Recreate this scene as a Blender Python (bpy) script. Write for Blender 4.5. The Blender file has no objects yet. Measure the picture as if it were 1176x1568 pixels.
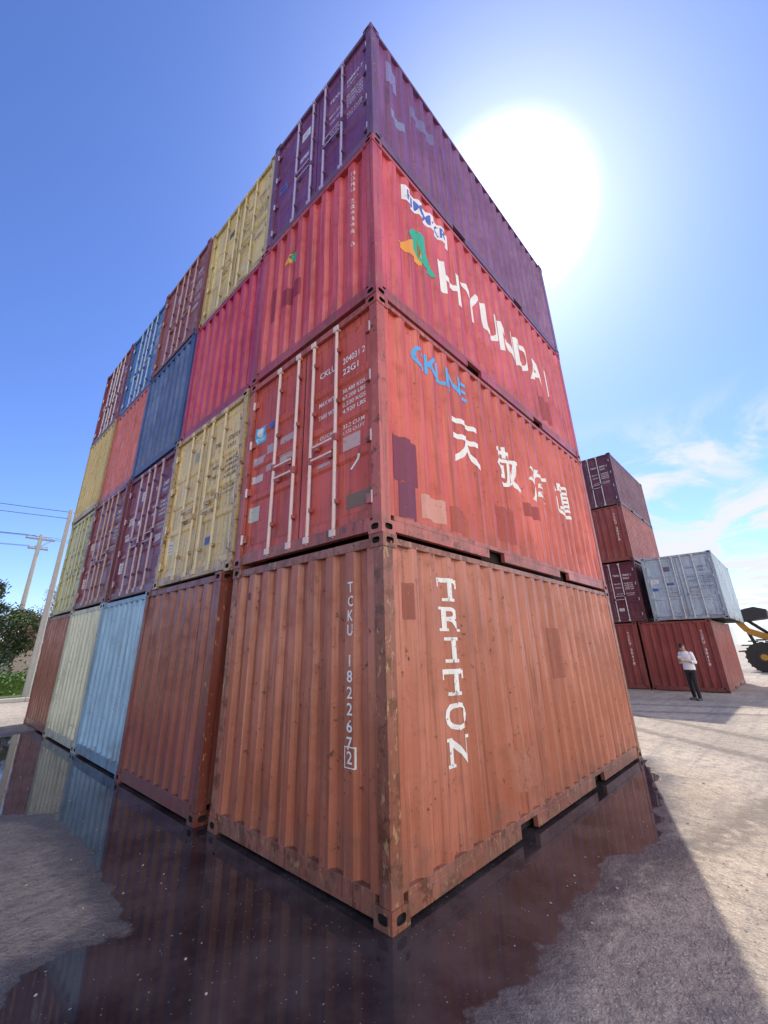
import bpy, bmesh, math, random
import numpy as np
from mathutils import Vector, Matrix, noise
random.seed(7)
scene=bpy.context.scene
scene.view_settings.view_transform='Standard'
scene.view_settings.look='None'
scene.view_settings.exposure=0
col=scene.collection
def link(o): col.objects.link(o); return o
SUN_AZ=math.radians(18.3); SUN_EL=math.radians(50.8)
SDIR=Vector((math.cos(SUN_EL)*math.cos(SUN_AZ),math.cos(SUN_EL)*math.sin(SUN_AZ),math.sin(SUN_EL)))

# ------------------------------------------------------------ node helpers
class NT:
    def __init__(s,nt): s.nt=nt
    def n(s,t,**k):
        nd=s.nt.nodes.new(t)
        for a,b in k.items(): setattr(nd,a,b)
        return nd
    def l(s,a,b): s.nt.links.new(a,b)
    def put(s,sock,v):
        if hasattr(v,'is_output'): s.l(v,sock)
        else:
            if sock.type=='RGBA' and len(v)==3: v=(*v,1)
            sock.default_value=v
    def math(s,op,a,b=0.0,c=None,clamp=False):
        nd=s.n('ShaderNodeMath',operation=op); nd.use_clamp=clamp
        s.put(nd.inputs[0],a); s.put(nd.inputs[1],b)
        if c is not None: s.put(nd.inputs[2],c)
        return nd.outputs[0]
    def mix(s,f,a,b,mode='MIX'):
        nd=s.n('ShaderNodeMix',data_type='RGBA',blend_type=mode)
        s.put(nd.inputs[0],f); s.put(nd.inputs[6],a); s.put(nd.inputs[7],b)
        return nd.outputs[2]
    def ss(s,x,lo,hi,a=0.0,b=1.0):
        nd=s.n('ShaderNodeMapRange',interpolation_type='SMOOTHSTEP')
        s.put(nd.inputs[0],x); nd.inputs[1].default_value=lo; nd.inputs[2].default_value=hi
        nd.inputs[3].default_value=a; nd.inputs[4].default_value=b
        return nd.outputs[0]
    def mapv(s,v,loc=(0,0,0),sc=(1,1,1)):
        nd=s.n('ShaderNodeMapping'); s.l(v,nd.inputs[0])
        nd.inputs[1].default_value=loc; nd.inputs[3].default_value=sc
        return nd.outputs[0]
    def noise(s,v,scale,detail=3,rough=.5,dist=0):
        nd=s.n('ShaderNodeTexNoise'); s.l(v,nd.inputs['Vector'])
        nd.inputs['Scale'].default_value=scale; nd.inputs['Detail'].default_value=detail
        nd.inputs['Roughness'].default_value=rough; nd.inputs['Distortion'].default_value=dist
        return nd.outputs[0]
def newmat(name):
    m=bpy.data.materials.new(name); m.use_nodes=True
    b=m.node_tree.nodes['Principled BSDF']
    return m,NT(m.node_tree),b
def simple(name,c,rough=.6,metal=0,var=.15,scale=8):
    m,t,b=newmat(name)
    tc=t.n('ShaderNodeTexCoord').outputs['Object']
    n=t.noise(tc,scale,3,.6)
    t.put(b.inputs['Base Color'],t.mix(n,tuple(x*(1-var) for x in c),tuple(min(1,x*(1+var)) for x in c)))
    b.inputs['Roughness'].default_value=rough; b.inputs['Metallic'].default_value=metal
    return m
def paint(name,c,seed,rust=.5,fade=.5,frame=False,edge=.25):
    m,t,b=newmat(name)
    tc=t.n('ShaderNodeTexCoord').outputs['Object']
    r=random.Random(seed); off=(r.uniform(-50,50),r.uniform(-50,50),r.uniform(-50,50))
    v=t.mapv(tc,off)
    big=t.noise(v,.9,2,.5)
    light=tuple(min(.9,x*1.3+.04) for x in c)
    base=t.mix(t.math('MULTIPLY',t.ss(big,.42,.68),fade),c,light)
    dark=tuple(x*.55 for x in c)
    mid=t.noise(v,4.5,4,.6)
    base=t.mix(t.ss(mid,.50,.82,0,.5),base,dark)
    # vertical run marks
    sv=t.mapv(tc,off,(11,11,.40)); st=t.noise(sv,1.6,3,.65)
    base=t.mix(t.ss(st,.48,.70,0,.7),base,tuple(x*.42+y for x,y in zip(c,(.018,.006,.003))))
    sv2=t.mapv(tc,(off[1],off[0],3),(24,24,.5)); st2=t.noise(sv2,1.4,2,.6)
    base=t.mix(t.ss(st2,.58,.74,0,.32),base,tuple(min(.9,x*1.3+.16) for x in c))
    # rust specks and chips
    n1=t.noise(v,18,5,.7); n2=t.noise(v,2.2,1,.5)
    th=.665-.08*rust
    rs=t.math('MULTIPLY',t.ss(n1,th,th+.035),t.ss(n2,.40,.58))
    rcol=t.mix(t.ss(n1,.5,.8),(.13,.045,.02),(.05,.02,.012))
    base=t.mix(rs,base,rcol)
    if frame:
        n3=t.noise(v,7,5,.75); a=.66-.14*edge
        base=t.mix(t.ss(n3,a,a+.07,0,.85),base,rcol)
        n4=t.noise(t.mapv(tc,off,(1,1,.45)),22,3,.7)
        base=t.mix(t.ss(n4,.66-.07*edge,.71-.07*edge,0,.8),base,(.40,.27,.12))
    # dust toward the bottom
    sx=t.n('ShaderNodeSeparateXYZ'); t.l(tc,sx.inputs[0])
    d=t.math('MULTIPLY',t.ss(sx.outputs[2],.6,0.0),t.ss(mid,.35,.7))
    base=t.mix(t.math('MULTIPLY',d,.55),base,(.16,.10,.075))
    t.put(b.inputs['Base Color'],base)
    t.put(b.inputs['Roughness'],t.ss(mid,.3,.8,.28,.55))
    bp=t.n('ShaderNodeBump'); bp.inputs['Strength'].default_value=.4; bp.inputs['Distance'].default_value=.012
    t.l(t.noise(v,9,3,.7),bp.inputs['Height']); t.l(bp.outputs[0],b.inputs['Normal'])
    return m
_dec={}
def decalmat(c,wear=.5):
    k=(tuple(c),wear)
    if k in _dec: return _dec[k]
    m,t,b=newmat('decal_paint')
    tc=t.n('ShaderNodeTexCoord').outputs['Object']
    n=t.noise(tc,5,2,.6)
    t.put(b.inputs['Base Color'],t.mix(n,tuple(x*.8 for x in c),c)); b.inputs['Roughness'].default_value=.55
    w=t.noise(tc,24,4,.75)
    t.put(b.inputs['Alpha'],t.ss(w,.30+.09*wear,.34+.09*wear))
    _dec[k]=m; return m

# ------------------------------------------------------------ mesh builder
class MB:
    def __init__(s): s.v=[];s.f=[];s.m=[]
    def add(s,vs,fs,mat):
        o=len(s.v); s.v+= [tuple(x) for x in vs]; s.f+=[tuple(i+o for i in f) for f in fs]; s.m+=[mat]*len(fs)
    def box(s,a,b,mat=0,skip=()):
        x0,y0,z0=[min(p,q) for p,q in zip(a,b)]; x1,y1,z1=[max(p,q) for p,q in zip(a,b)]
        vs=[(x0,y0,z0),(x1,y0,z0),(x1,y1,z0),(x0,y1,z0),(x0,y0,z1),(x1,y0,z1),(x1,y1,z1),(x0,y1,z1)]
        F={'-z':(0,3,2,1),'+z':(4,5,6,7),'-y':(0,1,5,4),'+x':(1,2,6,5),'+y':(2,3,7,6),'-x':(3,0,4,7)}
        s.add(vs,[f for k,f in F.items() if k not in skip],mat)
    def cyl(s,p0,p1,r,mat=0,n=10,r1=None,caps=True):
        p0=Vector(p0);p1=Vector(p1); r1=r if r1 is None else r1
        d=(p1-p0).normalized(); a=d.orthogonal().normalized(); b=d.cross(a)
        vs=[p0+(a*math.cos(2*math.pi*i/n)+b*math.sin(2*math.pi*i/n))*r for i in range(n)]
        vs+=[p1+(a*math.cos(2*math.pi*i/n)+b*math.sin(2*math.pi*i/n))*r1 for i in range(n)]
        fs=[(i,(i+1)%n,n+(i+1)%n,n+i) for i in range(n)]
        if caps: fs+=[tuple(range(n))[::-1],tuple(range(n,2*n))]
        s.add(vs,fs,mat)
    def holeface(s,c,r,u,nrm,w,h,hw,hh,mat,dark,depth=.03):
        c,r,u,nrm=map(Vector,(c,r,u,nrm)); N=16
        corners=[c+r*w/2+u*h/2,c-r*w/2+u*h/2,c-r*w/2-u*h/2,c+r*w/2-u*h/2]
        ring=[]
        for i in range(N):
            a=2*math.pi*(i+.5)/N
            ca,sa=math.cos(a),math.sin(a)
            e=.6
            ring.append(c+r*(hw/2)*math.copysign(abs(ca)**e,ca)+u*(hh/2)*math.copysign(abs(sa)**e,sa))
        vs=corners+ring; fs=[]
        q=N//4
        for k in range(4):
            for j in range(q-1): fs.append((k,4+k*q+j,4+k*q+j+1))
            fs.append((k,4+k*q+q-1,4+((k+1)*q)%N,(k+1)%4))
        s.add(vs,fs,mat)
        vs2=ring+[p-nrm*depth for p in ring]
        s.add(vs2,[(i,(i+1)%N,N+(i+1)%N,N+i) for i in range(N)]+[tuple(range(N,2*N))],dark)
    def obj(s,name,mats,parent=None,loc=(0,0,0),rotz=0,bevel=0,smooth=False):
        me=bpy.data.meshes.new(name); me.from_pydata(s.v,[],s.f)
        for m in mats: me.materials.append(m)
        me.polygons.foreach_set('material_index',s.m)
        if smooth: me.polygons.foreach_set('use_smooth',[True]*len(s.f))
        bm=bmesh.new(); bm.from_mesh(me); bmesh.ops.recalc_face_normals(bm,faces=bm.faces) if bevel else None
        bm.to_mesh(me); bm.free(); me.update()
        o=link(bpy.data.objects.new(name,me)); o.location=loc; o.rotation_euler[2]=rotz
        if parent: o.parent=parent
        if bevel:
            md=o.modifiers.new('bevel','BEVEL'); md.width=bevel; md.segments=1; md.limit_method='ANGLE'; md.angle_limit=math.radians(60)
        return o

def text2d(s,offset=0.0,spacing=1.0):
    cu=bpy.data.curves.new('t','FONT'); cu.body=s; cu.offset=offset; cu.resolution_u=3; cu.space_character=spacing
    o=bpy.data.objects.new('t',cu); link(o)
    dg=bpy.context.evaluated_depsgraph_get()
    me=bpy.data.meshes.new_from_object(o.evaluated_get(dg))
    V=np.array([v.co[:2] for v in me.vertices]).reshape(-1,2); F=[tuple(p.vertices) for p in me.polygons]
    bpy.data.objects.remove(o); bpy.data.curves.remove(cu); bpy.data.meshes.remove(me)
    return V,F
def rect2d(): return np.array([(0,0),(1,0),(1,1),(0,1)],float),[(0,1,2,3)]

# ------------------------------------------------------------ shipping container
L20=6.058; WD=2.438; HT=2.591
DARK=simple('dark_void',(.012,.011,.011),.9)
RUBBER=simple('gasket_rubber',(.02,.02,.02),.7)
GALV=simple('galvanised_rod',(.55,.55,.55),.45,.3,.25,14)
def profile(u0,u1,of,sl,inn,d0,d1):
    per=of+inn+2*sl; n=int((u1-u0-of)//per); k=(u1-u0)/(n*per+of); u=u0; out=[]
    for i in range(n):
        out+=[(u,d0),(u+of*k,d0),(u+(of+sl)*k,d1),(u+(of+sl+inn)*k,d1)]; u+=per*k
    out+=[(u,d0),(u1,d0)]
    return np.array(out)
class Panel:
    def __init__(s,prof,zs,rnd,dents=5,amp=.018):
        s.us=prof[:,0]; s.zs=np.array(zs)
        U,Z=np.meshgrid(s.us,s.zs)
        D=np.tile(prof[:,1],(len(zs),1)).astype(float)
        for i in range(dents):
            a=rnd.uniform(s.us[0],s.us[-1]); z=rnd.uniform(s.zs[0],s.zs[-1]); sz=rnd.uniform(.10,.45)
            D+=rnd.uniform(-.25,1)*amp*np.exp(-((U-a)**2+(Z-z)**2)/sz**2)
        s.D=D
    def depth(s,u,z):
        u=min(max(u,s.us[0]),s.us[-1]); z=min(max(z,s.zs[0]),s.zs[-1])
        i=min(max(np.searchsorted(s.us,u,side='right')-1,0),len(s.us)-2); j=min(max(np.searchsorted(s.zs,z,side='right')-1,0),len(s.zs)-2)
        fu=(u-s.us[i])/max(s.us[i+1]-s.us[i],1e-9); fz=(z-s.zs[j])/(s.zs[j+1]-s.zs[j])
        D=s.D
        return (D[j,i]*(1-fu)+D[j,i+1]*fu)*(1-fz)+(D[j+1,i]*(1-fu)+D[j+1,i+1]*fu)*fz
    def build(s,mb,fn,mat,flip=False):
        nu=len(s.us); vs=[fn(s.us[i],s.zs[j],s.D[j,i]) for j in range(len(s.zs)) for i in range(nu)]
        fs=[(j*nu+i,j*nu+i+1,(j+1)*nu+i+1,(j+1)*nu+i) for j in range(len(s.zs)-1) for i in range(nu-1)]
        if flip: fs=[f[::-1] for f in fs]
        mb.add(vs,fs,mat)
def fn_side(u,z,d): return (u,d,z)
def fn_side2(u,z,d): return (u,WD-d,z)
def fn_end(u,z,d): return (d,WD-u,z)
def fn_end2(u,z,d): return (L20-d,u,z)
cid=[0]
def container(loc,color,end='blank',decals=(),rot=0,rust=.5,fade=.5,rod=None,lit=1,framecol=None,amp=.018,edge=.25):
    cid[0]+=1; sd=cid[0]*13; rnd=random.Random(sd)
    mb=MB(); L=L20;W=WD;H=HT
    P=paint('container_paint',color,sd,rust,fade); FR=paint('container_frame_paint',framecol or tuple(c*.80 for c in color),sd+1,rust+.2,fade,True,edge)
    mats=[P,FR,DARK,rod or GALV,RUBBER]
    for ix in (0,1):
        for iy in (0,1):
            for iz in (0,1):
                x0=0 if ix==0 else L-.178; y0=0 if iy==0 else W-.162; z0=0 if iz==0 else H-.118
                sk=('-x' if ix==0 else '+x','-y' if iy==0 else '+y')
                mb.box((x0,y0,z0),(x0+.178,y0+.162,z0+.118),1,sk)
                nx=-1 if ix==0 else 1; ny=-1 if iy==0 else 1
                mb.holeface((0 if ix==0 else L,y0+.081,z0+.059),(0,1,0),(0,0,1),(nx,0,0),.162,.118,.085,.055,1,2)
                mb.holeface((x0+.089,0 if iy==0 else W,z0+.059),(1,0,0),(0,0,1),(0,ny,0),.178,.118,.095,.055,1,2)
            x0=.006 if ix==0 else L-.126; y0=.006 if iy==0 else W-.116
            mb.box((x0,y0,.118),(x0+.12,y0+.11,H-.118),1)
    for sy in (0,1):
        yy=lambda a:(a if sy==0 else W-a)
        mb.box((.178,yy(.010),H-.085),(L-.178,yy(.07),H-.028),1)
        mb.box((.178,yy(.010),.130),(L-.178,yy(.06),.178),1)
        c0=L/2-1.03;c1=L/2+1.03
        for a,b in ((.178,c0-.18),(c0+.18,c1-.18),(c1+.18,L-.178)):
            mb.box((a,yy(.010),.026),(b,yy(.06),.1299),1)
        mb.box((c0-.2,yy(.11),.02),(c1+.2,yy(.115),.129),2)
    for sx in (0,1):
        xx=lambda a:(a if sx==0 else L-a)
        door=(end=='door' and sx==0)
        mb.box((xx(.012),.162,.03),(xx(.08),W-.162,.17 if not door else .15),1)
        mb.box((xx(.012),.162,H-.11),(xx(.08),W-.162,H-.03),1)
    mb.box((.08,.08,.14),(L-.08,W-.08,.165),2)
    mb.box((.03,.03,H-.045),(L-.03,W-.03,H-.032),0)
    zs=np.linspace(.17,H-.06,13)
    side=Panel(profile(.11,L-.11,.078,.054,.084,.014,.053),zs,rnd,12,amp)
    side.build(mb,fn_side,0)
    Panel(profile(.11,L-.11,.078,.056,.082,.014,.052),zs,rnd,3).build(mb,fn_side2,0,True)
    zs=np.linspace(.165,H-.10,12)
    Panel(profile(.10,W-.10,.11,.022,.104,.016,.060),zs,rnd,3).build(mb,fn_end2,0)
    if end=='blank':
        endp=Panel(profile(.10,W-.10,.100,.032,.098,.016,.070),zs,rnd,8,amp*.8); endp.build(mb,fn_end,0)
    else:
        zz=[.16];dd=[.052]
        zl=[.24,.27,.80,.83,.90,.93,1.25,1.28,1.35,1.38,1.72,1.75,1.82,1.85,2.36,2.39]
        dl=[.052,.070,.070,.048,.048,.070,.070,.048,.048,.070,.070,.048,.048,.070,.070,.052]
        zz+=zl+[H-.115]; dd+=dl+[.052]
        for u0,u1 in ((.118,1.212),(1.226,W-.118)):
            us=[u0,u0+.07,u0+.1,u1-.1,u1-.07,u1]
            pn=Panel(np.array([(u,.0) for u in us]),zz,rnd,2,.006)
            for j in range(len(zz)):
                for i in range(6): pn.D[j,i]+= .052 if i in (0,1,4,5) else dd[j]
            pn.build(mb,fn_end,0)
            if u0<1: left=pn
            else: right=pn
        class E: pass
        endp=E(); endp.us=np.array(list(left.us)+list(right.us)); endp.zs=np.array(zz)
        endp.depth=lambda u,z:(left if u<1.219 else right).depth(u,z)
        mb.box((.056,W-1.226,.16),(.075,W-1.212,H-.115),4)
        def eb(u0,u1,z0,z1,d0,d1,m): mb.box((d0,W-u0,z0),(d1,W-u1,z1),m)
        for u in (.118,W-.118): eb(u-.006,u+.006,.16,H-.115,.05,.07,4)
        for u in (.70,1.10,1.40,1.80):
            mb.cyl((.022,W-u,.06),(.022,W-u,H-.05),.019,3,10)
            for z in (.42,1.55,2.2): eb(u-.042,u+.042,z-.022,z+.022,.012,.052,1)
            for z in (.07,H-.13): eb(u-.04,u+.04,z,z+.07,-.004,.05,3)
        for u,dr,z in ((.70,1,1.12),(1.10,-1,.97),(1.40,1,.97),(1.80,-1,1.12)):
            mb.box((.003,W-u,z-.012),(.013,W-(u+dr*.36),z+.012),3)
            eb(u-.03,u+.03,z-.04,z+.04,.0,.04,1)
            e=u+dr*.31; eb(e-.03,e+.03,z-.05,z+.045,.014,.056,1)
        for z in (.34,.95,1.62,2.22):
            for u0,u1 in ((.09,.20),(W-.20,W-.09)): eb(u0,u1,z-.045,z+.045,.02,.052,1)
            for u in (.118,W-.118): mb.cyl((.018,W-u,z-.06),(.018,W-u,z+.06),.016,3,8)
    o=mb.obj('shipping_container',mats,None,loc,rot,bevel=.0035)
    if decals:
        dv=[];df=[];dm=[];dmats=[]
        for d in decals:
            kind,face,box,c=d[:4]; arg=d[4] if len(d)>4 else None
            wear=d[5] if len(d)>5 else .5
            if kind=='text': V,F=text2d(arg,.012)
            elif kind=='bold': V,F=text2d(arg,.020)
            elif kind=='cjk': V,F=text2d(arg,.012)
            elif kind=='poly': V=np.array(arg,float); F=[tuple(range(len(arg)))]
            else: V,F=rect2d()
            if len(V)==0: continue
            u0,z0,u1,z1=box
            if kind!='poly':
                mn=V.min(0); mx=V.max(0); V=(V-mn)/np.maximum(mx-mn,1e-6)
            V=V*[(u1-u0),(z1-z0)]+[u0,z0]
            pn=side if face=='side' else endp
            bm=bmesh.new(); vv=[bm.verts.new((a,b,0)) for a,b in V]
            for f in F:
                try: bm.faces.new([vv[i] for i in f])
                except: pass
            bmesh.ops.triangulate(bm,faces=bm.faces[:])
            for axis,cuts in ((0,pn.us),(1,pn.zs)):
                for cpos in cuts:
                    if (u0,z0)[axis]<cpos<(u1,z1)[axis]:
                        co=(cpos,0,0) if axis==0 else (0,cpos,0); no=(1,0,0) if axis==0 else (0,1,0)
                        bmesh.ops.bisect_plane(bm,geom=bm.verts[:]+bm.edges[:]+bm.faces[:],plane_co=co,plane_no=no,dist=1e-5)
            bm.verts.index_update(); o0=len(dv); fn=fn_side if face=='side' else fn_end
            lift=.0042 if kind!='rect' else .0030
            for v in bm.verts: dv.append(fn(v.co.x,v.co.y,pn.depth(v.co.x,v.co.y)-lift))
            m=decalmat(c,wear)
            if m not in dmats: dmats.append(m)
            for f in bm.faces: df.append(tuple(v.index+o0 for v in f.verts)); dm.append(dmats.index(m))
            bm.free()
        t=MB(); t.v=dv;t.f=df;t.m=dm
        t.obj('lettering',dmats,o)
    return o

WHT=(.85,.85,.82)
def doortext(c=WHT,code='TGHU 204031 2',z=1.95,dirty=()):
    a,b=code.split(' ',1)
    L=[('text','end',(1.47,z+.02,1.74,z+.10),c,a),('text','end',(1.86,z+.02,2.2,z+.10),c,b),('text','end',(1.86,z-.12,2.1,z-.04),c,'22G1')]
    y=1.62
    for s1,s2 in (('MAX.WT.','30,480 KGS'),('','67,200 LBS'),('TARE WT.','2,220 KGS'),('','4,920 LBS')):
        if s1: L.append(('text','end',(1.47,y,1.74,y+.055),c,s1))
        L.append(('text','end',(1.86,y,2.2,y+.055),c,s2)); y-=.082
    y=1.2
    for s1,s2 in (('CU.CAP','33.2 CU.M'),('','1,172 CU.FT')):
        if s1: L.append(('text','end',(1.5,y,1.74,y+.045),c,s1))
        L.append(('text','end',(1.87,y,2.18,y+.045),c,s2)); y-=.075
    return L
def stickers(cols,seed=0):
    # notices and plates where real doors carry them
    r=random.Random(seed); o=[]
    spots=[(.20,1.45,.26,.16),(.20,1.18,.22,.12),(.76,1.40,.24,.10),(.20,.52,.18,.22),(1.88,.90,.26,.14),(.76,1.9,.22,.2),(1.50,.50,.2,.12)]
    r.shuffle(spots)
    for k,c in enumerate(cols):
        a,b,w,h=spots[k%len(spots)]; a+=r.uniform(-.03,.03); b+=r.uniform(-.06,.06)
        o.append(('rect','end',(a,b,a+w,b+h),c,None,.7))
        for j in range(3):
            if h>.11: o.append(('rect','end',(a+.02,b+h*(.2+.25*j),a+w*.8,b+h*(.2+.25*j)+.012),tuple(x*.3 for x in c),None,.7))
    return [(('poly',)+d[1:4]+([(0,0),(1,0),(1,1),(0,1)],)+d[5:]) if (d[2][3]-d[2][1])<.02 else d for d in o]
def vert(s,face,uc,ztop,pitch,h,w,c,kind='text'):
    o=[];z=ztop
    for ch in s:
        if ch!=' ':
            ww=w*.3 if ch in '1I' else w
            o.append((kind,face,(uc-ww/2,z-h,uc+ww/2,z),c,ch))
        z-=pitch
    return o

# main stack ---------------------------------------------------------------
Y=[0,2.475,4.95,7.42,9.88]
Y1=[0,2.60,5.06,7.50,9.95]
def at(c,r,dx=0,dy=0): return ((dx),(Y1 if r==0 else Y)[c]+dy,r*HT)
BR=(.37,.115,.062)
tri=[]
def R_(a,b,c,d): tri.append(('rect','side',(a,b,c,d),WHT))
for i,ch in enumerate('TRITON'):
    z=2.30-i*.268; h=.215; cx=.95
    if ch=='I':
        R_(cx-.03,z-h,cx+.03,z); R_(cx-.10,z-.028,cx+.10,z); R_(cx-.10,z-h,cx+.10,z-h+.028)
    elif ch=='T':
        R_(cx-.03,z-h,cx+.03,z-.04); R_(cx-.165,z-.042,cx+.165,z); R_(cx-.09,z-h,cx+.09,z-h+.028)
        R_(cx-.165,z-.085,cx-.14,z-.042); R_(cx+.14,z-.085,cx+.165,z-.042)
    elif ch=='N':
        tri.append(('bold','side',(cx-.13,z-h,cx+.13,z),WHT,ch)); R_(cx-.17,z-.025,cx-.08,z); R_(cx-.17,z-h,cx-.06,z-h+.025); R_(cx+.07,z-.025,cx+.17,z)
    elif ch=='R':
        tri.append(('bold','side',(cx-.12,z-h,cx+.15,z),WHT,ch)); R_(cx-.17,z-.025,cx-.10,z); R_(cx-.17,z-h,cx-.04,z-h+.025); R_(cx+.10,z-h,cx+.18,z-h+.022)
    else: tri.append(('bold','side',(cx-.16,z-h,cx+.16,z),WHT,ch))
tri+=vert('TCKU 182267','end',2.03,2.22,.118,.088,.062,WHT)
tri+=[('text','end',(2.0,.86,2.06,.945),WHT,'2')]
tri+=[('rect','end',(1.975,.83,1.983,.975),WHT),('rect','end',(2.077,.83,2.085,.975),WHT),('rect','end',(1.983,.967,2.077,.975),WHT),('rect','end',(1.983,.83,2.077,.838),WHT)]
tri+=[('rect','end',(.32,2.2,.42,2.28),(.20,.03,.04)),('rect','end',(.52,2.0,.63,2.3),(.36,.07,.05)),('rect','side',(.28,1.9,.40,2.2),(.30,.08,.05),None,.7),('rect','side',(3.1,1.3,3.5,1.9),(.31,.09,.05),None,.8),('rect','side',(1.9,.35,2.3,.7),(.42,.16,.10),None,.9)]
container(at(0,0),BR,'blank',tri,rust=.7,fade=.7,edge=1.0,framecol=(.25,.085,.05))
container(at(1,0,-.07),(.215,.05,.035),'blank',(),rust=.7,fade=.4,edge=.5)
container(at(2,0,-.02),(.24,.42,.58),'blank',(),rust=.4,fade=.6,framecol=(.16,.28,.38),edge=.5)
container(at(3,0,-.02),(.55,.56,.42),'blank',(),rust=.5,fade=.3,edge=.5)
container(at(4,0,0),(.22,.065,.04),'blank',(),rust=.6,fade=.4)
# row 2
ck=doortext(WHT,'CKLU 204031 2',1.98)
ck+=[('rect','end',(.16,1.62,.40,1.86),(.08,.45,.75),None,.2),('text','end',(.19,1.65,.37,1.70),WHT,'CARU',.2),
     ('poly','end',(.20,1.71,.36,1.84),WHT,[(.5+.5*math.cos(a*.5236),.5+.5*math.sin(a*.5236)) for a in range(12)],.2),
     ('poly','end',(.50,1.73,.61,1.85),(.05,.12,.5),[(.5+.5*math.cos(a*.5236),.5+.5*math.sin(a*.5236)) for a in range(12)],.2),
     ('rect','end',(.17,1.30,.42,1.42),(.5,.36,.38)),('rect','end',(.45,1.40,.68,1.52),(.5,.38,.4)),('rect','end',(.17,1.06,.40,1.16),(.6,.5,.5)),
     ('rect','end',(.46,1.16,.67,1.25),(.5,.36,.38)),('rect','end',(.74,1.43,1.0,1.52),(.5,.36,.38)),('rect','end',(.75,1.18,1.0,1.27),(.55,.42,.42)),
     ('rect','end',(.17,.55,.38,.74),(.5,.5,.44)),('rect','end',(1.87,.94,2.12,1.10),(.62,.42,.42)),('poly','end',(1.98,.72,2.14,.84),(.9,.9,.85),[(0,0),(.15,-.1),(1,.9),(.85,1)]),
     ('rect','end',(1.93,.32,2.28,.46),(.20,.14,.10)),('rect','end',(1.5,.86,1.7,.90),(.5,.36,.38))]
for cx,ch in zip((1.6,2.63,3.66,4.6),'天敬海運'):
    ck.append(('cjk','side',(cx-.31,1.08,cx+.31,1.68),WHT,ch,.2))
ck+=[('bold','side',(.60,2.02,1.72,2.30),(.08,.42,.85),'CKLINE')]
ck+=[('rect','side',(.20,.55,.60,1.02),(.20,.03,.07),None,.3),('rect','side',(.30,.20,.55,.545),(.17,.03,.08),None,.3),('rect','side',(.62,.25,1.0,.5),(.62,.30,.24)),('rect','side',(1.15,.22,1.4,.5),(.40,.08,.05)),('rect','side',(3.0,.8,3.5,1.0),(.36,.05,.04)),('rect','side',(2.1,.3,2.6,.75),(.40,.065,.045),None,.9)]
container(at(0,1,-.01),(.50,.078,.045),'door',ck,rust=.5,fade=.7,rod=simple('rod_paint_red',(.72,.56,.52),.5),framecol=(.38,.085,.06),edge=.6)
YL=(.66,.50,.22)
container(at(1,1,-.03),YL,'door',doortext((.15,.12,.1),'TRLU 372610 4',1.95)+stickers([(.7,.68,.6),(.12,.2,.45),(.5,.45,.35)],1),rust=.6,fade=.3,rod=simple('rod_paint_cream',(.6,.5,.3),.5),framecol=(.46,.32,.15),edge=.9)
container(at(2,1,.015),(.17,.03,.055),'door',doortext()+stickers([(.75,.7,.7),(.6,.55,.6),(.75,.72,.75),(.6,.55,.6),(.7,.7,.7),(.6,.6,.6)],2),rust=.5,fade=.5,rod=simple('rod_paint_pink',(.5,.35,.38),.5))
container(at(3,1,-.02),(.20,.045,.045),'door',doortext()+stickers([(.7,.6,.6),(.55,.45,.45),(.6,.5,.5)],3),rust=.6,fade=.5,rod=simple('rod_paint_dull',(.45,.3,.28),.5))
container(at(4,1,.01),(.42,.42,.20),'door',doortext((.1,.1,.08))+stickers([(.15,.15,.12),(.7,.7,.6),(.2,.2,.15)],4),rust=.5,rod=simple('rod_paint_olive',(.5,.48,.3),.5),edge=.6)
# row 3
hy=[]
for i,ch in enumerate('HYUNDAI'):
    cx=1.62+i*.56-(.06 if ch=='I' else 0); w=.50 if ch!='I' else .16
    if ch=='I': hy.append(('rect','side',(cx-w/2,1.04,cx+w/2,1.64),WHT,None,.2))
    else: hy.append(('bold','side',(cx-w/2,1.04,cx+w/2,1.64),WHT,ch,.2))
hy+=[('poly','side',(.42,1.10,.92,1.58),(.80,.33,.04),[(0,0),(1,0),(1,1)],.2),('poly','side',(.66,1.12,1.22,1.72),(.02,.42,.28),[(.0,.6),(.3,1),(.6,.95),(1,0),(.52,.0)],.2),
     ('rect','side',(.60,2.05,1.68,2.34),(.80,.80,.82),None,.3),('bold','side',(.68,2.10,1.60,2.29),(.07,.13,.5),'HMM·KR'),('rect','side',(4.3,.3,4.8,.8),(.36,.045,.05),None,.8),('rect','side',(2.2,.35,2.7,.8),(.58,.10,.10),None,.9)]
hy+=vert('HDMU 289398 0','end',2.06,2.3,.105,.075,.05,(.8,.6,.6))
hy+=[('poly','end',(.58,1.78,.76,1.96),(.85,.4,.05),[(0,0),(1,0),(1,1)],.2),('poly','end',(.72,1.76,.92,1.98),(.02,.42,.28),[(0,.6),(.3,1),(.6,.95),(1,0),(.5,0)],.2)]
hy+=[('rect','end',(.62,1.0,1.02,1.3),(.30,.02,.045),None,.5),('rect','end',(.3,.9,.45,1.5),(.30,.03,.045),None,.8)]
container(at(0,2,-.02),(.50,.06,.07),'blank',hy,rust=.4,fade=.7,edge=.4,framecol=(.36,.05,.06))
container(at(1,2,.015),(.44,.02,.06),'blank',(),rust=.3,fade=.4)
container(at(2,2,.0),(.035,.075,.20),'blank',(),rust=.4,fade=.8)
container(at(3,2,.02),(.50,.10,.06),'blank',(),rust=.4,fade=.4)
container(at(4,2,-.01),(.52,.38,.09),'blank',(),rust=.5,fade=.4)
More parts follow.
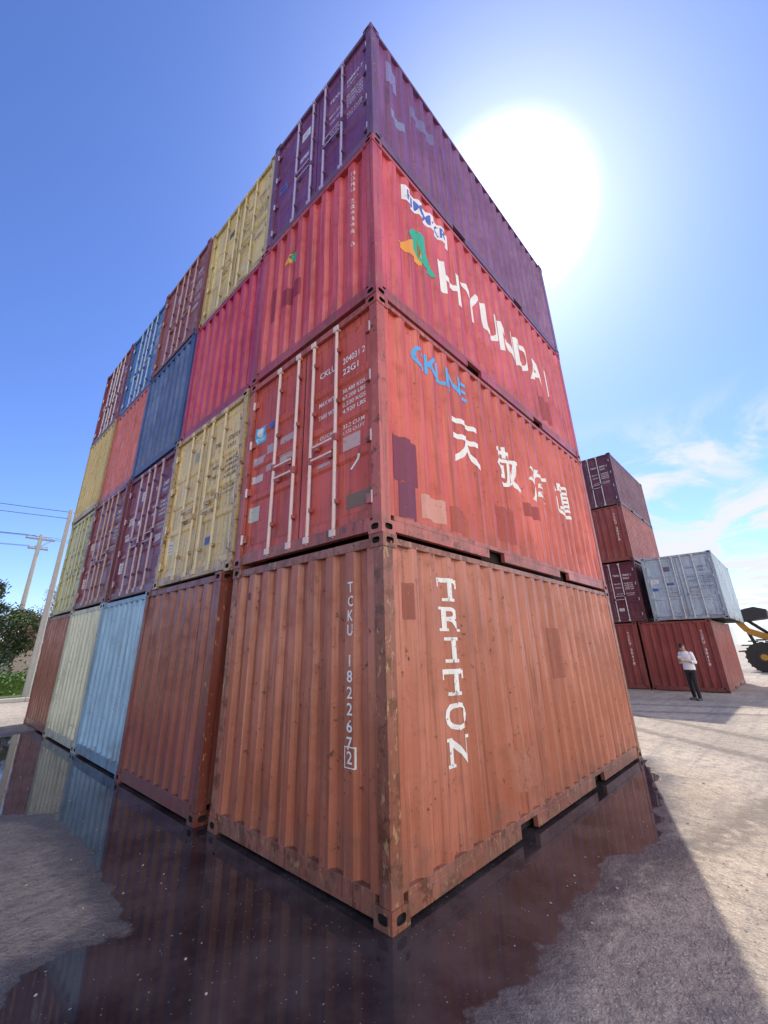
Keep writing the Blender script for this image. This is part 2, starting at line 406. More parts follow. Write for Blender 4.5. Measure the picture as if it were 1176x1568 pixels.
# row 4
pu=doortext((.8,.75,.85),'TEXU 260410 7',1.95)+stickers([(.5,.45,.65),(.75,.75,.85),(.12,.15,.55)],6)
pu+=[('rect','side',(.4,.9,.7,1.1),(.2,.22,.4)),('rect','side',(.9,1.6,1.5,1.9),(.16,.13,.3)),('rect','side',(.35,1.7,.6,2.2),(.2,.18,.42))]
container(at(0,3,0),(.15,.035,.13),'door',pu,rust=.5,fade=.7,rod=simple('rod_paint_mauve',(.40,.35,.55),.5),framecol=(.13,.05,.12))
container(at(1,3,.03),(.58,.46,.20),'door',doortext((.2,.15,.1))+stickers([(.15,.12,.1),(.8,.78,.7),(.4,.35,.3)],7),rust=.5,rod=simple('rod_paint_yel',(.6,.5,.28),.5),edge=.6)
container(at(2,3,-.01),(.24,.07,.065),'door',doortext()+stickers([(.7,.6,.6),(.6,.5,.5)],8),rust=.6,rod=simple('rod_paint_br',(.45,.3,.3),.5))
container(at(3,3,.03),(.05,.15,.38),'door',doortext()+stickers([(.7,.7,.8),(.6,.6,.7)],9),rust=.5,rod=simple('rod_paint_bl',(.4,.5,.65),.5))
container(at(4,3,0),(.22,.03,.045),'door',doortext()+stickers([(.7,.6,.6),(.6,.5,.5)],10),rust=.5)
# background stacks
BX=18.6
code=lambda:vert('TCKU 30418','end',2.05,2.2,.13,.1,.07,WHT)
container((BX,-.02,0),(.24,.045,.04),'blank',code(),rust=.3)
container((BX,-.62,HT),(.36,.46,.54),'door',doortext((.1,.15,.3))+stickers([(.1,.2,.6),(.8,.8,.8),(.1,.12,.3),(.15,.15,.2)],11),rust=.7,framecol=(.28,.36,.42),edge=.4)
container((BX,2.50,0),(.24,.045,.04),'blank',code(),rust=.3)
container((BX+.1,2.08,HT),(.11,.022,.04),'door',doortext()+stickers([(.7,.7,.7),(.5,.5,.5),(.6,.6,.6)],12),rust=.3)
container((BX,2.03,HT*2),(.26,.06,.05),'blank',code(),rust=.3)
container((BX,2.03,HT*3),(.11,.026,.05),'door',doortext()+stickers([(.7,.7,.7),(.6,.6,.6)],13),rust=.3)
container((BX,5.35,0),(.28,.05,.04),'blank',(),rust=.3)
container((BX,5.35,HT),(.30,.07,.05),'blank',(),rust=.3)

# ------------------------------------------------------------ ground
def axis(lo,hi,step,far):
    a=list(np.arange(lo,hi+1e-6,step)); s=step; x=hi
    up=[]
    while x<far: s*=1.25 if s>.3 else 1.05; x+=s; up.append(x)
    s=step;x=lo;dn=[]
    while x>-far: s*=1.25; x-=s; dn.append(x)
    return np.array(dn[::-1]+a+up)
gx=axis(-5,15,.08,2500); gy=axis(-6,14,.08,2500)
poly=[(-.4,10.7),(.3,10.9),(.3,12),(5.5,12),(5.9,.6),(6.0,-.05),(5.1,-.40),(4.1,-.65),(3.3,-.78),(2.65,-.92),(1.97,-.71),(.88,-.69),(.3,-.78),(-.18,-.75),(-.7,-1.0),(-1.4,-.6),(-1.75,0),(-1.9,.9),(-1.62,1.35),(-1.15,1.32),(-.98,2.0),(-1.0,2.75),(-.97,3.5),(-1.01,4.14),(-1.36,4.52),(-2.1,5.0),(-2.8,7),(-2.3,9.6),(-.9,10.3)]
def sdpoly(px,py,P):
    n=len(P); inside=np.zeros(px.shape,bool); dist=np.full(px.shape,1e9)
    for i in range(n):
        x0,y0=P[i]; x1,y1=P[(i+1)%n]
        ex,ey=x1-x0,y1-y0
        t=np.clip(((px-x0)*ex+(py-y0)*ey)/(ex*ex+ey*ey),0,1)
        dist=np.minimum(dist,np.hypot(px-x0-t*ex,py-y0-t*ey))
        c=((y0>py)!=(y1>py)); xi=x0+(py-y0)*ex/(ey if abs(ey)>1e-9 else 1e-9)
        inside^= c&(px<xi)
    return np.where(inside,dist,-dist)
GX,GY=np.meshgrid(gx,gy)
sd=sdpoly(GX,GY,poly)
wet=np.clip(.5+sd/.8,0,1)
front_dark=np.clip(1-(GX+.3)/1.2,0,1)*np.clip((GY+1.2)/.8,0,1)*np.clip((13.5-GY)/2,0,1)*np.clip((GX+9)/3,0,1)  # mask for darker ground in front of the container ends
# tyre tracks: curves swinging past the far end of the stack
track=np.zeros_like(GX)
for x0,amp_,yo in ((8.2,2.2,0),(10.0,2.2,0),(12.5,-1.6,.4),(14.2,-1.6,.4)):
    cxl=x0+amp_*np.sin((GY+yo)*.33)+.08*GY
    dd_=np.abs(GX-cxl); track=np.maximum(track,np.clip(1-(dd_/.24)**4,0,1)*(GY<6)*(GY>-14))
for y0,k in ((-1.9,.16),(-3.7,.16)):
    dd_=np.abs(GY-(y0-k*(GX-6)+.02*(GX-6)**2)); track=np.maximum(track,np.clip(1-(dd_/.22)**4,0,1)*(GX>1)*(GX<16))
me=bpy.data.meshes.new('ground')
nx,ny=len(gx),len(gy)
verts=np.stack([GX.ravel(),GY.ravel(),np.zeros(nx*ny)],1)
ii=(np.arange(ny-1)[:,None]*nx+np.arange(nx-1)[None]).ravel()
faces=np.stack([ii,ii+1,ii+nx+1,ii+nx],1)
me.from_pydata(verts.tolist(),[],faces.tolist())
for nm_,ar in (('wet',wet),('front_dark',front_dark),('track',track)):
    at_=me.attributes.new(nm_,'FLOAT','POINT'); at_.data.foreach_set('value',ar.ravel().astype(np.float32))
ground=link(bpy.data.objects.new('ground',me))
m,t,b=newmat('concrete_yard')
tc=t.n('ShaderNodeTexCoord').outputs['Object']
aw=t.n('ShaderNodeAttribute',attribute_name='wet').outputs['Fac']
ad=t.n('ShaderNodeAttribute',attribute_name='front_dark').outputs['Fac']
at2=t.n('ShaderNodeAttribute',attribute_name='track').outputs['Fac']
n1=t.noise(tc,1.7,4,.6); n2=t.noise(tc,7,5,.65); n3=t.noise(tc,55,3,.7); nb=t.noise(tc,.35,4,.6,.5); n4=t.noise(tc,20,4,.7)
w=t.math('ADD',aw,t.math('MULTIPLY',t.math('SUBTRACT',n1,.5),.65))
w=t.math('ADD',w,t.math('MULTIPLY',t.math('SUBTRACT',n2,.5),.22))
pud=t.ss(w,.50,.56); damp=t.ss(w,.08,.50)
base=t.mix(t.ss(nb,.35,.68),(.58,.49,.38),(.40,.34,.27))
base=t.mix(t.ss(n2,.42,.70,0,.65),base,(.22,.19,.16))
base=t.mix(t.ss(n1,.52,.72,0,.45),base,(.20,.18,.16))
base=t.mix(t.ss(n4,.50,.70,0,.6),base,(.13,.12,.11))
base=t.mix(t.ss(n3,.53,.68,0,.6),base,(.72,.66,.57))
tr=t.noise(t.mapv(tc,(0,0,0),(.14,2.4,1)),1.5,4,.6,.6)
base=t.mix(t.ss(tr,.50,.70,0,.45),base,(.24,.22,.20))
base=t.mix(t.math('MULTIPLY',t.math('MULTIPLY',at2,t.ss(n2,.28,.5)),.75),base,(.20,.17,.14))
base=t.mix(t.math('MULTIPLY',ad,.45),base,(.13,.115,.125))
base=t.mix(t.math('MULTIPLY',damp,.80),base,(.080,.070,.076))
speck=t.math('MULTIPLY',t.ss(t.noise(tc,44,1,.5),.72,.735),t.ss(n2,.45,.55))
pc=t.mix(t.ss(n1,.35,.65),(.022,.017,.020),(.065,.052,.054))
pc=t.mix(t.math('MULTIPLY',speck,.6),pc,(.4,.4,.38))
base=t.mix(pud,base,pc)
t.put(b.inputs['Base Color'],base)
murk=t.ss(t.noise(tc,2.0,4,.65,.4),.48,.72,.008,.16)
r=t.math('SUBTRACT',.92,t.math('MULTIPLY',damp,.50)); 
r=t.math('ADD',t.math('MULTIPLY',r,t.math('SUBTRACT',1.0,pud)),t.math('MULTIPLY',murk,pud))
r=t.math('ADD',r,t.math('MULTIPLY',speck,.3),clamp=True)
t.put(b.inputs['Roughness'],r)
b.inputs['IOR'].default_value=1.38
bp=t.n('ShaderNodeBump'); bp.inputs['Distance'].default_value=.07
t.l(t.math('MULTIPLY',t.math('SUBTRACT',1.004,pud),.85),bp.inputs['Strength'])
hgt=t.math('ADD',t.math('MULTIPLY',n2,.9),t.math('ADD',t.math('MULTIPLY',n3,.25),t.math('MULTIPLY',n4,.55)))
t.l(hgt,bp.inputs['Height']); t.l(bp.outputs[0],b.inputs['Normal'])
me.materials.append(m)

# ------------------------------------------------------------ kerb, hedge, wall, house, trees, poles
CONC=simple('pole_concrete',(.42,.40,.37),.8,0,.2,6)
mb=MB()
x=-60
while x<60:
    mb.box((x,18.75,0),(x+.985,18.92,.14),0); x+=1
mb.obj('kerb',[simple('kerb_concrete',(.5,.48,.44),.85)],bevel=.015)
m,t,b=newmat('grass'); tc=t.n('ShaderNodeTexCoord').outputs['Object']
t.put(b.inputs['Base Color'],t.mix(t.noise(tc,6,4,.7),(.05,.09,.02),(.13,.16,.05))); b.inputs['Roughness'].default_value=.9
mb=MB(); mb.box((-60,18.92,-.1),(60,60,.10),0); mb.obj('grass_verge',[m])
def leafmat(name,a,b_):
    m,t,b=newmat(name); oi=t.n('ShaderNodeTexCoord').outputs['Object']
    t.put(b.inputs['Base Color'],t.mix(t.ss(t.noise(oi,1.3,3,.6),.35,.65),a,b_)); b.inputs['Roughness'].default_value=.6
    return m
LEAF=leafmat('leaf_green',(.03,.055,.015),(.09,.13,.04)); LEAFD=leafmat('pine_needles',(.015,.035,.015),(.045,.08,.035)); HED=leafmat('hedge_leaf',(.05,.12,.015),(.14,.24,.04)); BARK=simple('bark',(.12,.085,.06),.9)
def leaf(mb,p,s,rnd,mat):
    d=Vector((rnd.gauss(0,1),rnd.gauss(0,1),rnd.gauss(0,1))).normalized(); a=d.orthogonal().normalized(); b_=d.cross(a)
    p=Vector(p); mb.add([p-a*s,p+b_*s*.45,p+a*s,p-b_*s*.45],[(0,1,2,3)],mat)
def tree(x,y,h,r,seed,mat,dens=1.0,conifer=False,bare=False):
    rnd=random.Random(seed); mb=MB(); z0=.05
    mb.cyl((x,y,z0),(x+rnd.uniform(-.2,.2),y,h*.55),.13,1,8,.08); mb.cyl((x,y,h*.5),(x,y,h*.92),.08,1,6,.02)
    nb=26
    for i in range(nb):
        f=i/nb; z=h*(.22+.72*f) if conifer else h*(.35+.5*f)
        rad=(r*(1-f)*1.05+.2) if conifer else r*math.sin(math.pi*(.2+.7*f))
        a=rnd.uniform(0,6.283); rr=rad*rnd.uniform(.55,1)
        e=Vector((x+math.cos(a)*rr,y+math.sin(a)*rr,z+(.0 if conifer else rr*.5)))
        mb.cyl((x,y,z-.1),e,.035,1,5,.01)
        if bare:
            for k in range(7):
                q=Vector((x,y,z)).lerp(e,rnd.uniform(.4,1)); mb.cyl(q,q+Vector((rnd.uniform(-.5,.5),rnd.uniform(-.5,.5),rnd.uniform(.2,.8))),.012,1,4,.004)
                for j in range(5): leaf(mb,q+Vector((rnd.uniform(-.4,.4),rnd.uniform(-.4,.4),rnd.uniform(0,.6))),.06,rnd,0)
            continue
        for c in range(3):
            ctr=Vector((x,y,z)).lerp(e,rnd.uniform(.45,1.05)); cs=rnd.uniform(.22,.45)*(1 if conifer else 1.4)
            for k in range(int(70*dens)):
                leaf(mb,ctr+Vector((rnd.gauss(0,cs*.55),rnd.gauss(0,cs*.55),rnd.gauss(0,cs*.4))),rnd.uniform(.05,.11),rnd,0)
    mb.obj('pine_tree' if conifer else ('bare_tree' if bare else 'deciduous_tree'),[mat,BARK])
tree(.1,27.5,5.5,1.6,1,LEAFD,1.2,True)
tree(-2.6,28.5,5.8,1.7,2,LEAFD,1,True)
tree(1.7,29,4.3,1.6,3,LEAF,1.2)
tree(2.7,27,5.4,1.3,4,simple('bud_pink',(.3,.2,.2),.8),1,False,True)
tree(-6.5,28,5.5,1.9,5,LEAF)
tree(-11,29,5.0,1.6,6,LEAFD,1,True)
rnd=random.Random(5); mb=MB()
for i in range(26000):
    leaf(mb,(rnd.uniform(-14,10),21.5+rnd.gauss(0,.32),.1+.75*rnd.random()**.7+.08*math.sin(i)),rnd.uniform(.04,.08),rnd,0)
mb.box((-14,21.25,.1),(10,21.75,.65),0)
mb.obj('hedge',[HED])
rnd=random.Random(9); mb=MB()
for i in range(16000):
    cx=rnd.randrange(26); x=-16+cx+.3*math.sin(cx*7); hh=.9+.5*math.sin(cx*3.3)
    leaf(mb,(x+rnd.gauss(0,.45),24+rnd.gauss(0,.45),.1+abs(rnd.gauss(0,.5))*hh*1.3),rnd.uniform(.05,.10),rnd,0)
mb.obj('shrubs',[LEAF])
mb=MB(); mb.box((-40,34,0),(40,34.25,1.9),0); mb.box((-40,33.9,1.9),(40,34.35,2.08),1)
for i in range(27): mb.box((-40+i*3,33.93,0),(-39.65+i*3,34.32,2.2),0)
mb.obj('perimeter_wall',[simple('rendered_wall',(.5,.40,.34),.9),simple('red_coping',(.32,.09,.06),.8)])
mb=MB(); X0,Y0,X1,Y1_,HH=3,40,11,46,3.0
mb.box((X0,Y0,0),(X1,Y1_,HH),0)
mb.add([(X0-.4,Y0-.4,HH),(X1+.4,Y0-.4,HH),(X1+.4,Y1_+.4,HH),(X0-.4,Y1_+.4,HH),(X0+.6,(Y0+Y1_)/2,HH+1.5),(X1-.6,(Y0+Y1_)/2,HH+1.5)],[(0,1,5,4),(2,3,4,5),(1,2,5),(3,0,4),(0,3,2,1)],1)
for xx in (4,8.5): mb.box((xx,Y0-.03,1.1),(xx+1.3,Y0+.05,2.3),2)
mb.box((6.2,Y0-.03,0),(7.2,Y0+.05,2.1),3)
mb.obj('house',[simple('house_wall',(.5,.45,.4),.9),simple('roof_tiles',(.28,.08,.05),.8),simple('window_glass',(.05,.07,.09),.1),simple('door_wood',(.12,.06,.04),.6)])
def pole(x,y,h,r,arms=True):
    mb=MB(); mb.cyl((x,y,0),(x,y,h),r,0,14,r*.62)
    if arms:
        for z,wd in ((h-.35,.8),(h-1.0,.55)):
            mb.box((x-wd,y-.05,z),(x+wd,y+.05,z+.09),1)
            for k in (-.9,-.3,.4,.9): mb.cyl((x+wd*k,y,z+.09),(x+wd*k,y,z+.28),.045,2,8,.03)
        mb.cyl((x-.05,y,h-.9),(x+.6,y,h-.36),.02,1,6)
    return mb.obj('utility_pole',[CONC,simple('steel_arm',(.25,.25,.25),.6),simple('insulator',(.5,.45,.4),.3)])
pole(1.95,32.5,9.1,.17); pole(1.16,19.9,7.7,.13,False); pole(-42,30,9.1,.17)
def wire(a,b,sag):
    mb=MB(); a=Vector(a);b=Vector(b);N=24; prev=a
    for i in range(1,N+1):
        f=i/N; p=a.lerp(b,f)-Vector((0,0,sag*4*f*(1-f))); mb.cyl(prev,p,.013,0,4,None,False); prev=p
    return mb
W_=MB()
for a,b,s in [((1.23,32.5,9.0),(-42.7,30,9.0),.7),((1.7,32.5,9.0),(-42.3,30,9.0),.7),((2.67,32.5,9.0),(-41.3,30,9.0),.7),((1.45,32.5,8.3),(-42.4,30,8.3),.7),((2.45,32.5,8.3),(-41.5,30,8.3),.7),
              ((2.67,32.5,9.0),(45,38,9.0),.7),((1.23,32.5,9.0),(44,38,9.0),.7),((1.16,19.9,7.6),(-35,22,7.9),.5),((1.16,19.9,7.3),(-35,22,7.6),.5),((1.16,19.9,7.6),(45,24,7.6),.5)]:
    w_=wire(a,b,s); W_.add(w_.v,w_.f,0)
W_.obj('power_lines',[simple('cable_black',(.03,.03,.03),.6)])

# ------------------------------------------------------------ wheel loader
def loader(ox,oy):
    YE=simple('loader_yellow',(.50,.24,.03),.5); BK=simple('loader_black',(.03,.03,.03),.6); TY=simple('tyre',(.035,.033,.03),.85); GL=simple('cab_glass',(.04,.06,.07),.08)
    mb=MB(); R=.88
    for yy in (0,-3.3):
        for xx in (-1.15,1.15):
            s=1 if xx>0 else -1
            mb.cyl((ox+xx-.3,oy+yy,R),(ox+xx+.3,oy+yy,R),R,2,28)
            mb.cyl((ox+xx-.33,oy+yy,R),(ox+xx+.33,oy+yy,R),R*.42,1,20)
            mb.cyl((ox+xx-.36,oy+yy,R),(ox+xx+.36,oy+yy,R),R*.22,0,12)
            for k in range(20):
                a=k*math.pi/10; c=Vector((ox+xx,oy+yy+math.cos(a)*R,R+math.sin(a)*R)); mb.box(c-Vector((.3,.05,.05)),c+Vector((.3,.05,.05)),2)
            for k in range(6):
                a=math.radians(20+k*24); c=Vector((ox+xx,oy+yy+math.cos(a)*(R+.16),R+math.sin(a)*(R+.16))); mb.box(c-Vector((.32,.2,.04)),c+Vector((.32,.2,.04)),0 if yy else 1)
    mb.box((ox-.75,oy-5.2,.9),(ox+.75,oy-2.3,2.15),0); mb.box((ox-.8,oy-5.5,.8),(ox+.8,oy-5.0,1.9),1)
    mb.box((ox-.5,oy-2.3,.7),(ox+.5,oy+.6,1.3),0)
    mb.box((ox-.7,oy-2.5,1.5),(ox+.7,oy-1.0,1.9),0); mb.box((ox-.68,oy-2.45,1.9),(ox+.68,oy-1.05,3.1),3); mb.box((ox-.75,oy-2.55,3.1),(ox+.75,oy-.95,3.25),0)
    for xx in (-.7,.7):
        for yy in (-2.47,-1.03): mb.box((ox+xx-.05,oy+yy-.05,1.9),(ox+xx+.05,oy+yy+.05,3.1),0)
    def bar(p,q,wx,th,mat):
        p=Vector(p);q=Vector(q); d=(q-p).normalized(); n=Vector((1,0,0)).cross(d)*th
        X=Vector((wx,0,0)); vs=[p-X-n,p+X-n,p+X+n,p-X+n,q-X-n,q+X-n,q+X+n,q-X+n]
        mb.add(vs,[(0,3,2,1),(4,5,6,7),(0,1,5,4),(1,2,6,5),(2,3,7,6),(3,0,4,7)],mat)
    for xx in (-.5,.5):
        bar((ox+xx,oy-.8,1.9),(ox+xx,oy+.5,2.5),.09,.2,0); bar((ox+xx,oy+.5,2.5),(ox+xx,oy+.9,3.2),.09,.16,0)
        bar((ox+xx,oy+.2,1.2),(ox+xx,oy+.5,2.4),.05,.07,1)
    bar((ox,oy-.6,2.2),(ox,oy+.5,3.3),.1,.1,1)
    pr=[(-.75,3.25),(-.8,3.75),(-.2,3.95),(.7,3.75),(1.15,3.3),(1.1,3.15),(.5,3.1)]
    n=len(pr); vs=[(ox+xx,oy+a,z) for xx in (-1.4,1.4) for a,z in pr]
    mb.add(vs,[tuple(range(n)),tuple(range(n,2*n))[::-1]]+[(i,(i+1)%n,n+(i+1)%n,n+i) for i in range(n)],1)
    mb.obj('wheel_loader',[YE,BK,TY,GL],bevel=.02)
loader(36.4,-.45)

# ------------------------------------------------------------ person (one voxel-fused surface)
def person(loc,yaw):
    pb=MB(); cache={}
    def sph(seg):
        if seg in cache: return cache[seg]
        rg=max(6,seg-4); vs=[(0,0,1)]
        for j in range(1,rg):
            th=math.pi*j/rg
            for i in range(seg): a=2*math.pi*i/seg; vs.append((math.sin(th)*math.cos(a),math.sin(th)*math.sin(a),math.cos(th)))
        vs.append((0,0,-1)); fs=[(0,1+i,1+(i+1)%seg) for i in range(seg)]
        for j in range(rg-2):
            for i in range(seg): a=1+j*seg; fs.append((a+i,a+seg+i,a+seg+(i+1)%seg,a+(i+1)%seg))
        l=len(vs)-1; a=1+(rg-2)*seg; fs+=[(a+(i+1)%seg,a+i,l) for i in range(seg)]
        cache[seg]=([Vector(v) for v in vs],fs); return cache[seg]
    def ballm(M,seg=16):
        vs,fs=sph(seg); pb.add([M@v for v in vs],fs,0)
    def limb(ps):
        for (p,r),(q,s) in zip(ps[:-1],ps[1:]):
            p=Vector(p);q=Vector(q); N=max(3,int((q-p).length/(.45*min(r,s))))
            for i in range(N+1):
                f=i/N; c=p.lerp(q,f); rr=r+(s-r)*f; ballm(Matrix.Translation(c)@Matrix.Scale(rr,4),14)
    def loft(rings):
        N=28; vs=[]
        for cx,cy,z,rx,ry in rings:
            vs+=[(cx+rx*math.cos(2*math.pi*i/N),cy+ry*math.sin(2*math.pi*i/N),z) for i in range(N)]
        k=len(rings); fs=[(j*N+i,j*N+(i+1)%N,(j+1)*N+(i+1)%N,(j+1)*N+i) for j in range(k-1) for i in range(N)]
        fs+=[tuple(range(N))[::-1],tuple(range((k-1)*N,k*N))]; pb.add(vs,fs,0)
    loft([(0,0,.90,.125,.175),(0,0,.95,.128,.178),(0,0,1.05,.118,.165),(.005,0,1.18,.122,.17),(.015,0,1.30,.13,.185),(.025,0,1.38,.12,.18),(.035,0,1.43,.09,.13),(.05,0,1.475,.062,.072)])
    loft([(0,0,.80,.105,.155),(0,0,.86,.118,.170),(0,0,.95,.11,.16)])
    limb([((.04,0,1.44),.058),((.085,0,1.54),.054)])
    for s in (1,-1):
        sh=(.02,s*.165,1.395); el=(.01,s*.235,1.13)
        limb([(sh,.068),((.015,s*.2,1.27),.058),(el,.05)])
        w=Vector((.29,s*.065,1.19 if s>0 else 1.21))
        mid=Vector(el).lerp(w,.35)
        limb([(el,.05),(tuple(mid),.046)]); limb([(tuple(mid),.038),(tuple(w),.027)])
        for k in range(5): ballm(Matrix.Translation(w+Vector((.018*k,-s*.003*k,.006*k)))@Matrix.Diagonal((.02,.014,.036+.002*k,1)),12)
        base=w+Vector((.072,-s*.012,.024))
        for k in range(4):
            ln=(.036,.041,.038,.030)[k]; a=base+Vector((.006,0,.030-k*.020)); b_=a+Vector((ln,-s*.010,.006)); c=b_+Vector((ln*.3,-s*ln*.8,.0))
            limb([(a,.0095),(b_,.0088),(c,.0078)])
        a=w+Vector((.025,-s*.015,.04)); limb([(a,.012),(a+Vector((.035,-s*.012,.018)),.0105),(a+Vector((.06,-s*.02,.018)),.0085)])
    for s,kx,fx in ((1,.05,.03),(-1,-.01,-.08)):
        limb([((0,s*.088,.86),.092),((kx,s*.10,.50),.066),((fx,s*.11,.12),.055)])
        limb([((fx,s*.112,.10),.045),((fx-.01,s*.112,.045),.044)])
        for k in range(8):
            f=k/7; ballm(Matrix.Translation((fx-.03+.21*f,s*(.112+.02*f),.040-.008*f))@Matrix.Diagonal((.05,.044-.006*f,.040-.008*f,1)),14)
    HM=Matrix.Translation((.125,0,1.595))@Matrix.Rotation(math.radians(38),4,'Y')
    def ell(c,r,seg=20): ballm(HM@Matrix.Translation(c)@Matrix.Diagonal((*r,1)),seg)
    ell((0,0,.02),(.090,.072,.100)); ell((.03,0,-.04),(.056,.050,.062)); ell((.096,0,-.010),(.014,.011,.020),12)
    ell((.085,0,-.05),(.010,.022,.008),12); ell((-.008,.073,-.004),(.015,.008,.027),12); ell((-.008,-.073,-.004),(.015,.008,.027),12)
    ell((-.018,0,.040),(.090,.080,.092))
    me=bpy.data.meshes.new('person'); me.from_pydata(pb.v,[],pb.f)
    o=link(bpy.data.objects.new('tmp',me)); r=o.modifiers.new('r','REMESH'); r.mode='VOXEL'; r.voxel_size=.0058; r.use_smooth_shade=True
    s=o.modifiers.new('s','SMOOTH'); s.iterations=3; s.factor=.5
    dg=bpy.context.evaluated_depsgraph_get(); dg.update()
    m2=bpy.data.meshes.new_from_object(o.evaluated_get(dg)); bpy.data.objects.remove(o)
    mats=[simple('shirt_white',(.80,.80,.82),.8,0,.04),simple('trousers_black',(.015,.015,.018),.8),simple('skin_tone',(.42,.24,.16),.55,0,.06),simple('hair_black',(.012,.01,.009),.6),simple('shoes_black',(.012,.012,.012),.35)]
    m2.materials.clear()
    for m in mats: m2.materials.append(m)
    HI=HM.inverted(); idx=[]
    for p in m2.polygons:
        c=p.center; h=HI@c
        if c.z>1.49:
            hair=h.z>-.07 and (h.z>.055-.35*(h.x-.05) if h.x>-.02 else not (abs(h.y)>.072 and abs(h.z)<.03 and h.x>-.03)) and c.z>1.53
            brow=h.x>.07 and (.018<h.z<.026 or -.002<h.z<.008) and .016<abs(h.y)<.046
            idx.append(3 if hair or brow else 2)
        elif c.z>1.47: idx.append(2)
        elif c.x>.135 and 1.0<c.z<1.30 and abs(c.y)<.24: idx.append(2 if c.x>.150 or c.z<1.24 else 0)
        elif c.z>.905: idx.append(0)
        elif c.z>.085: idx.append(1)
        else: idx.append(4)
    m2.polygons.foreach_set('material_index',idx); m2.polygons.foreach_set('use_smooth',[True]*len(idx))
    m2.name='person'; po=link(bpy.data.objects.new('person',m2)); po.location=loc; po.rotation_euler[2]=yaw
    mb=MB(); mb.box((.375,-.055,1.20),(.383,.055,1.33),0); mb.obj('notepad',[simple('paper',(.8,.8,.8),.7)],po,bevel=.002)
    return po
person((15.62,.57,0),math.radians(158))

# ------------------------------------------------------------ loose stones
rnd=random.Random(3); mb=MB()
for i in range(600):
    x=rnd.uniform(-2.5,12); y=rnd.uniform(-4.5,-.5) if rnd.random()<.75 else rnd.uniform(-1,9)
    if y>-.5: x=rnd.uniform(-3.2,-.6)
    s=rnd.uniform(.003,.012)*(1.5 if rnd.random()<.06 else 1)
    vs=[Vector((rnd.uniform(.7,1.2)*a,rnd.uniform(.7,1.2)*b_,rnd.uniform(.5,.8)*c))*s+Vector((x,y,s*.4)) for a,b_,c in ((1,0,0),(0,1,0),(-1,0,0),(0,-1,0),(0,0,1),(0,0,-1))]
    mb.add(vs,[(0,1,4),(1,2,4),(2,3,4),(3,0,4),(1,0,5),(2,1,5),(3,2,5),(0,3,5)],0)
mb.obj('gravel',[simple('stone',(.36,.34,.31),.85)])

# ------------------------------------------------------------ world
w=bpy.data.worlds.new('World'); scene.world=w; w.use_nodes=True
t=NT(w.node_tree); bg=w.node_tree.nodes['Background']
sky=t.n('ShaderNodeTexSky'); sky.sky_type='NISHITA'; sky.sun_disc=False; sky.sun_elevation=SUN_EL; sky.sun_rotation=math.pi/2-SUN_AZ
sky.air_density=1.0; sky.dust_density=.4; sky.ozone_density=2.0
g=t.n('ShaderNodeTexCoord').outputs['Generated']
vn=t.n('ShaderNodeVectorMath',operation='NORMALIZE'); t.l(g,vn.inputs[0]); g=vn.outputs[0]
dt=t.n('ShaderNodeVectorMath',operation='DOT_PRODUCT'); t.l(g,dt.inputs[0]); dt.inputs[1].default_value=SDIR
ang=t.math('ARCCOSINE',dt.outputs['Value'])
core=t.ss(ang,math.radians(10.0),math.radians(5))
wide=t.math('POWER',t.math('MAXIMUM',dt.outputs['Value'],0.0),16)
sx=t.n('ShaderNodeSeparateXYZ'); t.l(g,sx.inputs[0])
zc=t.math('MAXIMUM',sx.outputs[2],.03)
px=t.math('DIVIDE',sx.outputs[0],zc); py=t.math('DIVIDE',sx.outputs[1],zc)
cv=t.n('ShaderNodeCombineXYZ'); t.l(px,cv.inputs[0]); t.l(py,cv.inputs[1])
c1=t.noise(t.mapv(cv.outputs[0],(2.2,1.5,0),(.8,1.5,1)),1.0,8,.62,.9)
low=t.ss(sx.outputs[2],.46,.30); azm=t.ss(sx.outputs[1],.50,.12)
cl=t.math('MULTIPLY',t.math('MULTIPLY',t.ss(c1,.40,.60),low),azm)
c2=t.noise(t.mapv(g,(1,2,3),(1,1,2.2)),2.2,5,.6,.3)
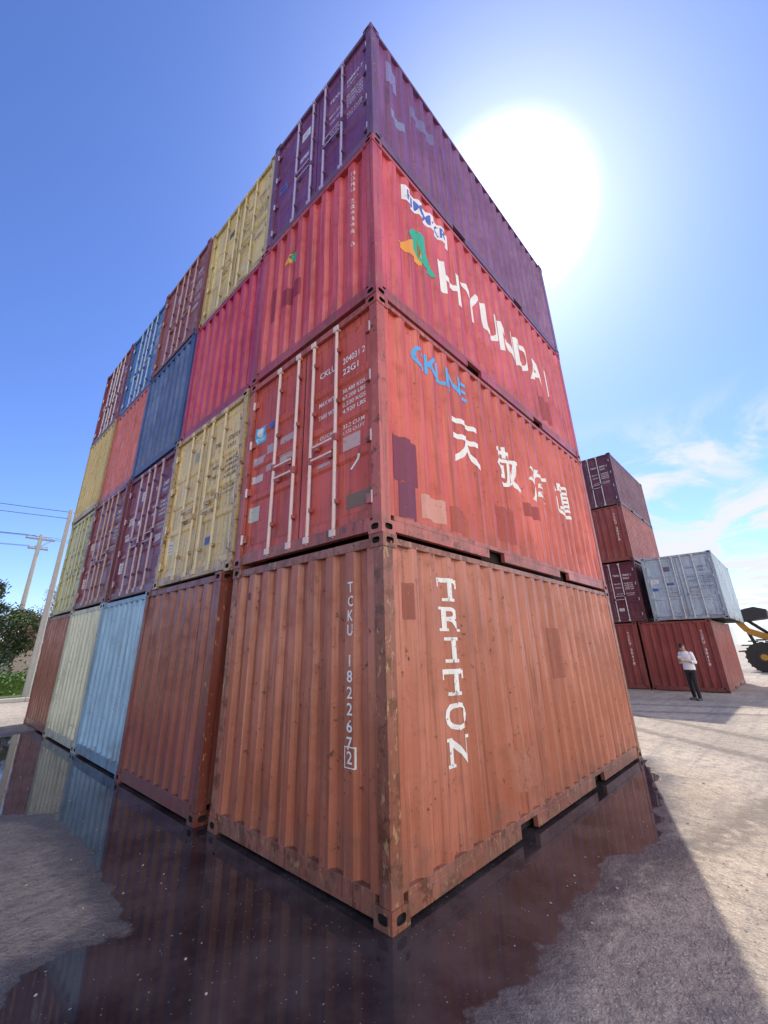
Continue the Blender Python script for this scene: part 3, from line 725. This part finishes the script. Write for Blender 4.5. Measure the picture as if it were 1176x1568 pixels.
back=t.ss(t.math('ADD',t.math('MULTIPLY',sx.outputs[0],.10),t.math('MULTIPLY',sx.outputs[1],.99)),-.45,-.75)
sky_fill=t.math('MULTIPLY',t.ss(c2,.36,.52),back)  # added bright cloud patch in the unseen sky, fill light for the containers
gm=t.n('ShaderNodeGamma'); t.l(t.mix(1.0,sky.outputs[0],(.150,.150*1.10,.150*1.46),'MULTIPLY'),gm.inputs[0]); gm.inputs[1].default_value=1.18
skyc=t.mix(cl,gm.outputs[0],(.90,.92,.98)); skyc=t.mix(sky_fill,skyc,(3.2,3.0,2.8))
cc=t.n('ShaderNodeCombineXYZ')
for i in range(3): t.l(core,cc.inputs[i])
addc=t.mix(1.0,skyc,cc.outputs[0],'ADD')
wc=t.n('ShaderNodeCombineXYZ')
for i,k in enumerate((.18,.20,.23)): t.l(t.math('MULTIPLY',wide,k),wc.inputs[i])
addc=t.mix(1.0,addc,wc.outputs[0],'ADD')
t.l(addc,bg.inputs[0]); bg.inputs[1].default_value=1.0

sl=bpy.data.lights.new('sun','SUN'); sl.energy=5; sl.angle=math.radians(.5); sl.color=(1,.93,.82)
so=link(bpy.data.objects.new('sun',sl)); so.rotation_euler=SDIR.to_track_quat('Z','Y').to_euler()

# ------------------------------------------------------------ camera
yaw,pitch,roll=0.76413,0.35595,-0.0126
f=Vector((math.cos(pitch)*math.cos(yaw),math.cos(pitch)*math.sin(yaw),math.sin(pitch)))
r=Vector((math.sin(yaw),-math.cos(yaw),0)); u=r.cross(f)
r2=r*math.cos(roll)+u*math.sin(roll); u2=-r*math.sin(roll)+u*math.cos(roll)
cam=bpy.data.cameras.new('camera'); co=link(bpy.data.objects.new('camera',cam))
M=Matrix((r2,u2,-f)).transposed().to_4x4(); M.translation=Vector((-2.52055,-2.26235,1.67372)); co.matrix_world=M
cam.sensor_fit='VERTICAL'; cam.sensor_height=24; cam.lens=642.68/1568*24
cam.shift_x=22.866/1568; cam.shift_y=-29.449/1568
cam.clip_start=.05; cam.clip_end=6000
scene.camera=co
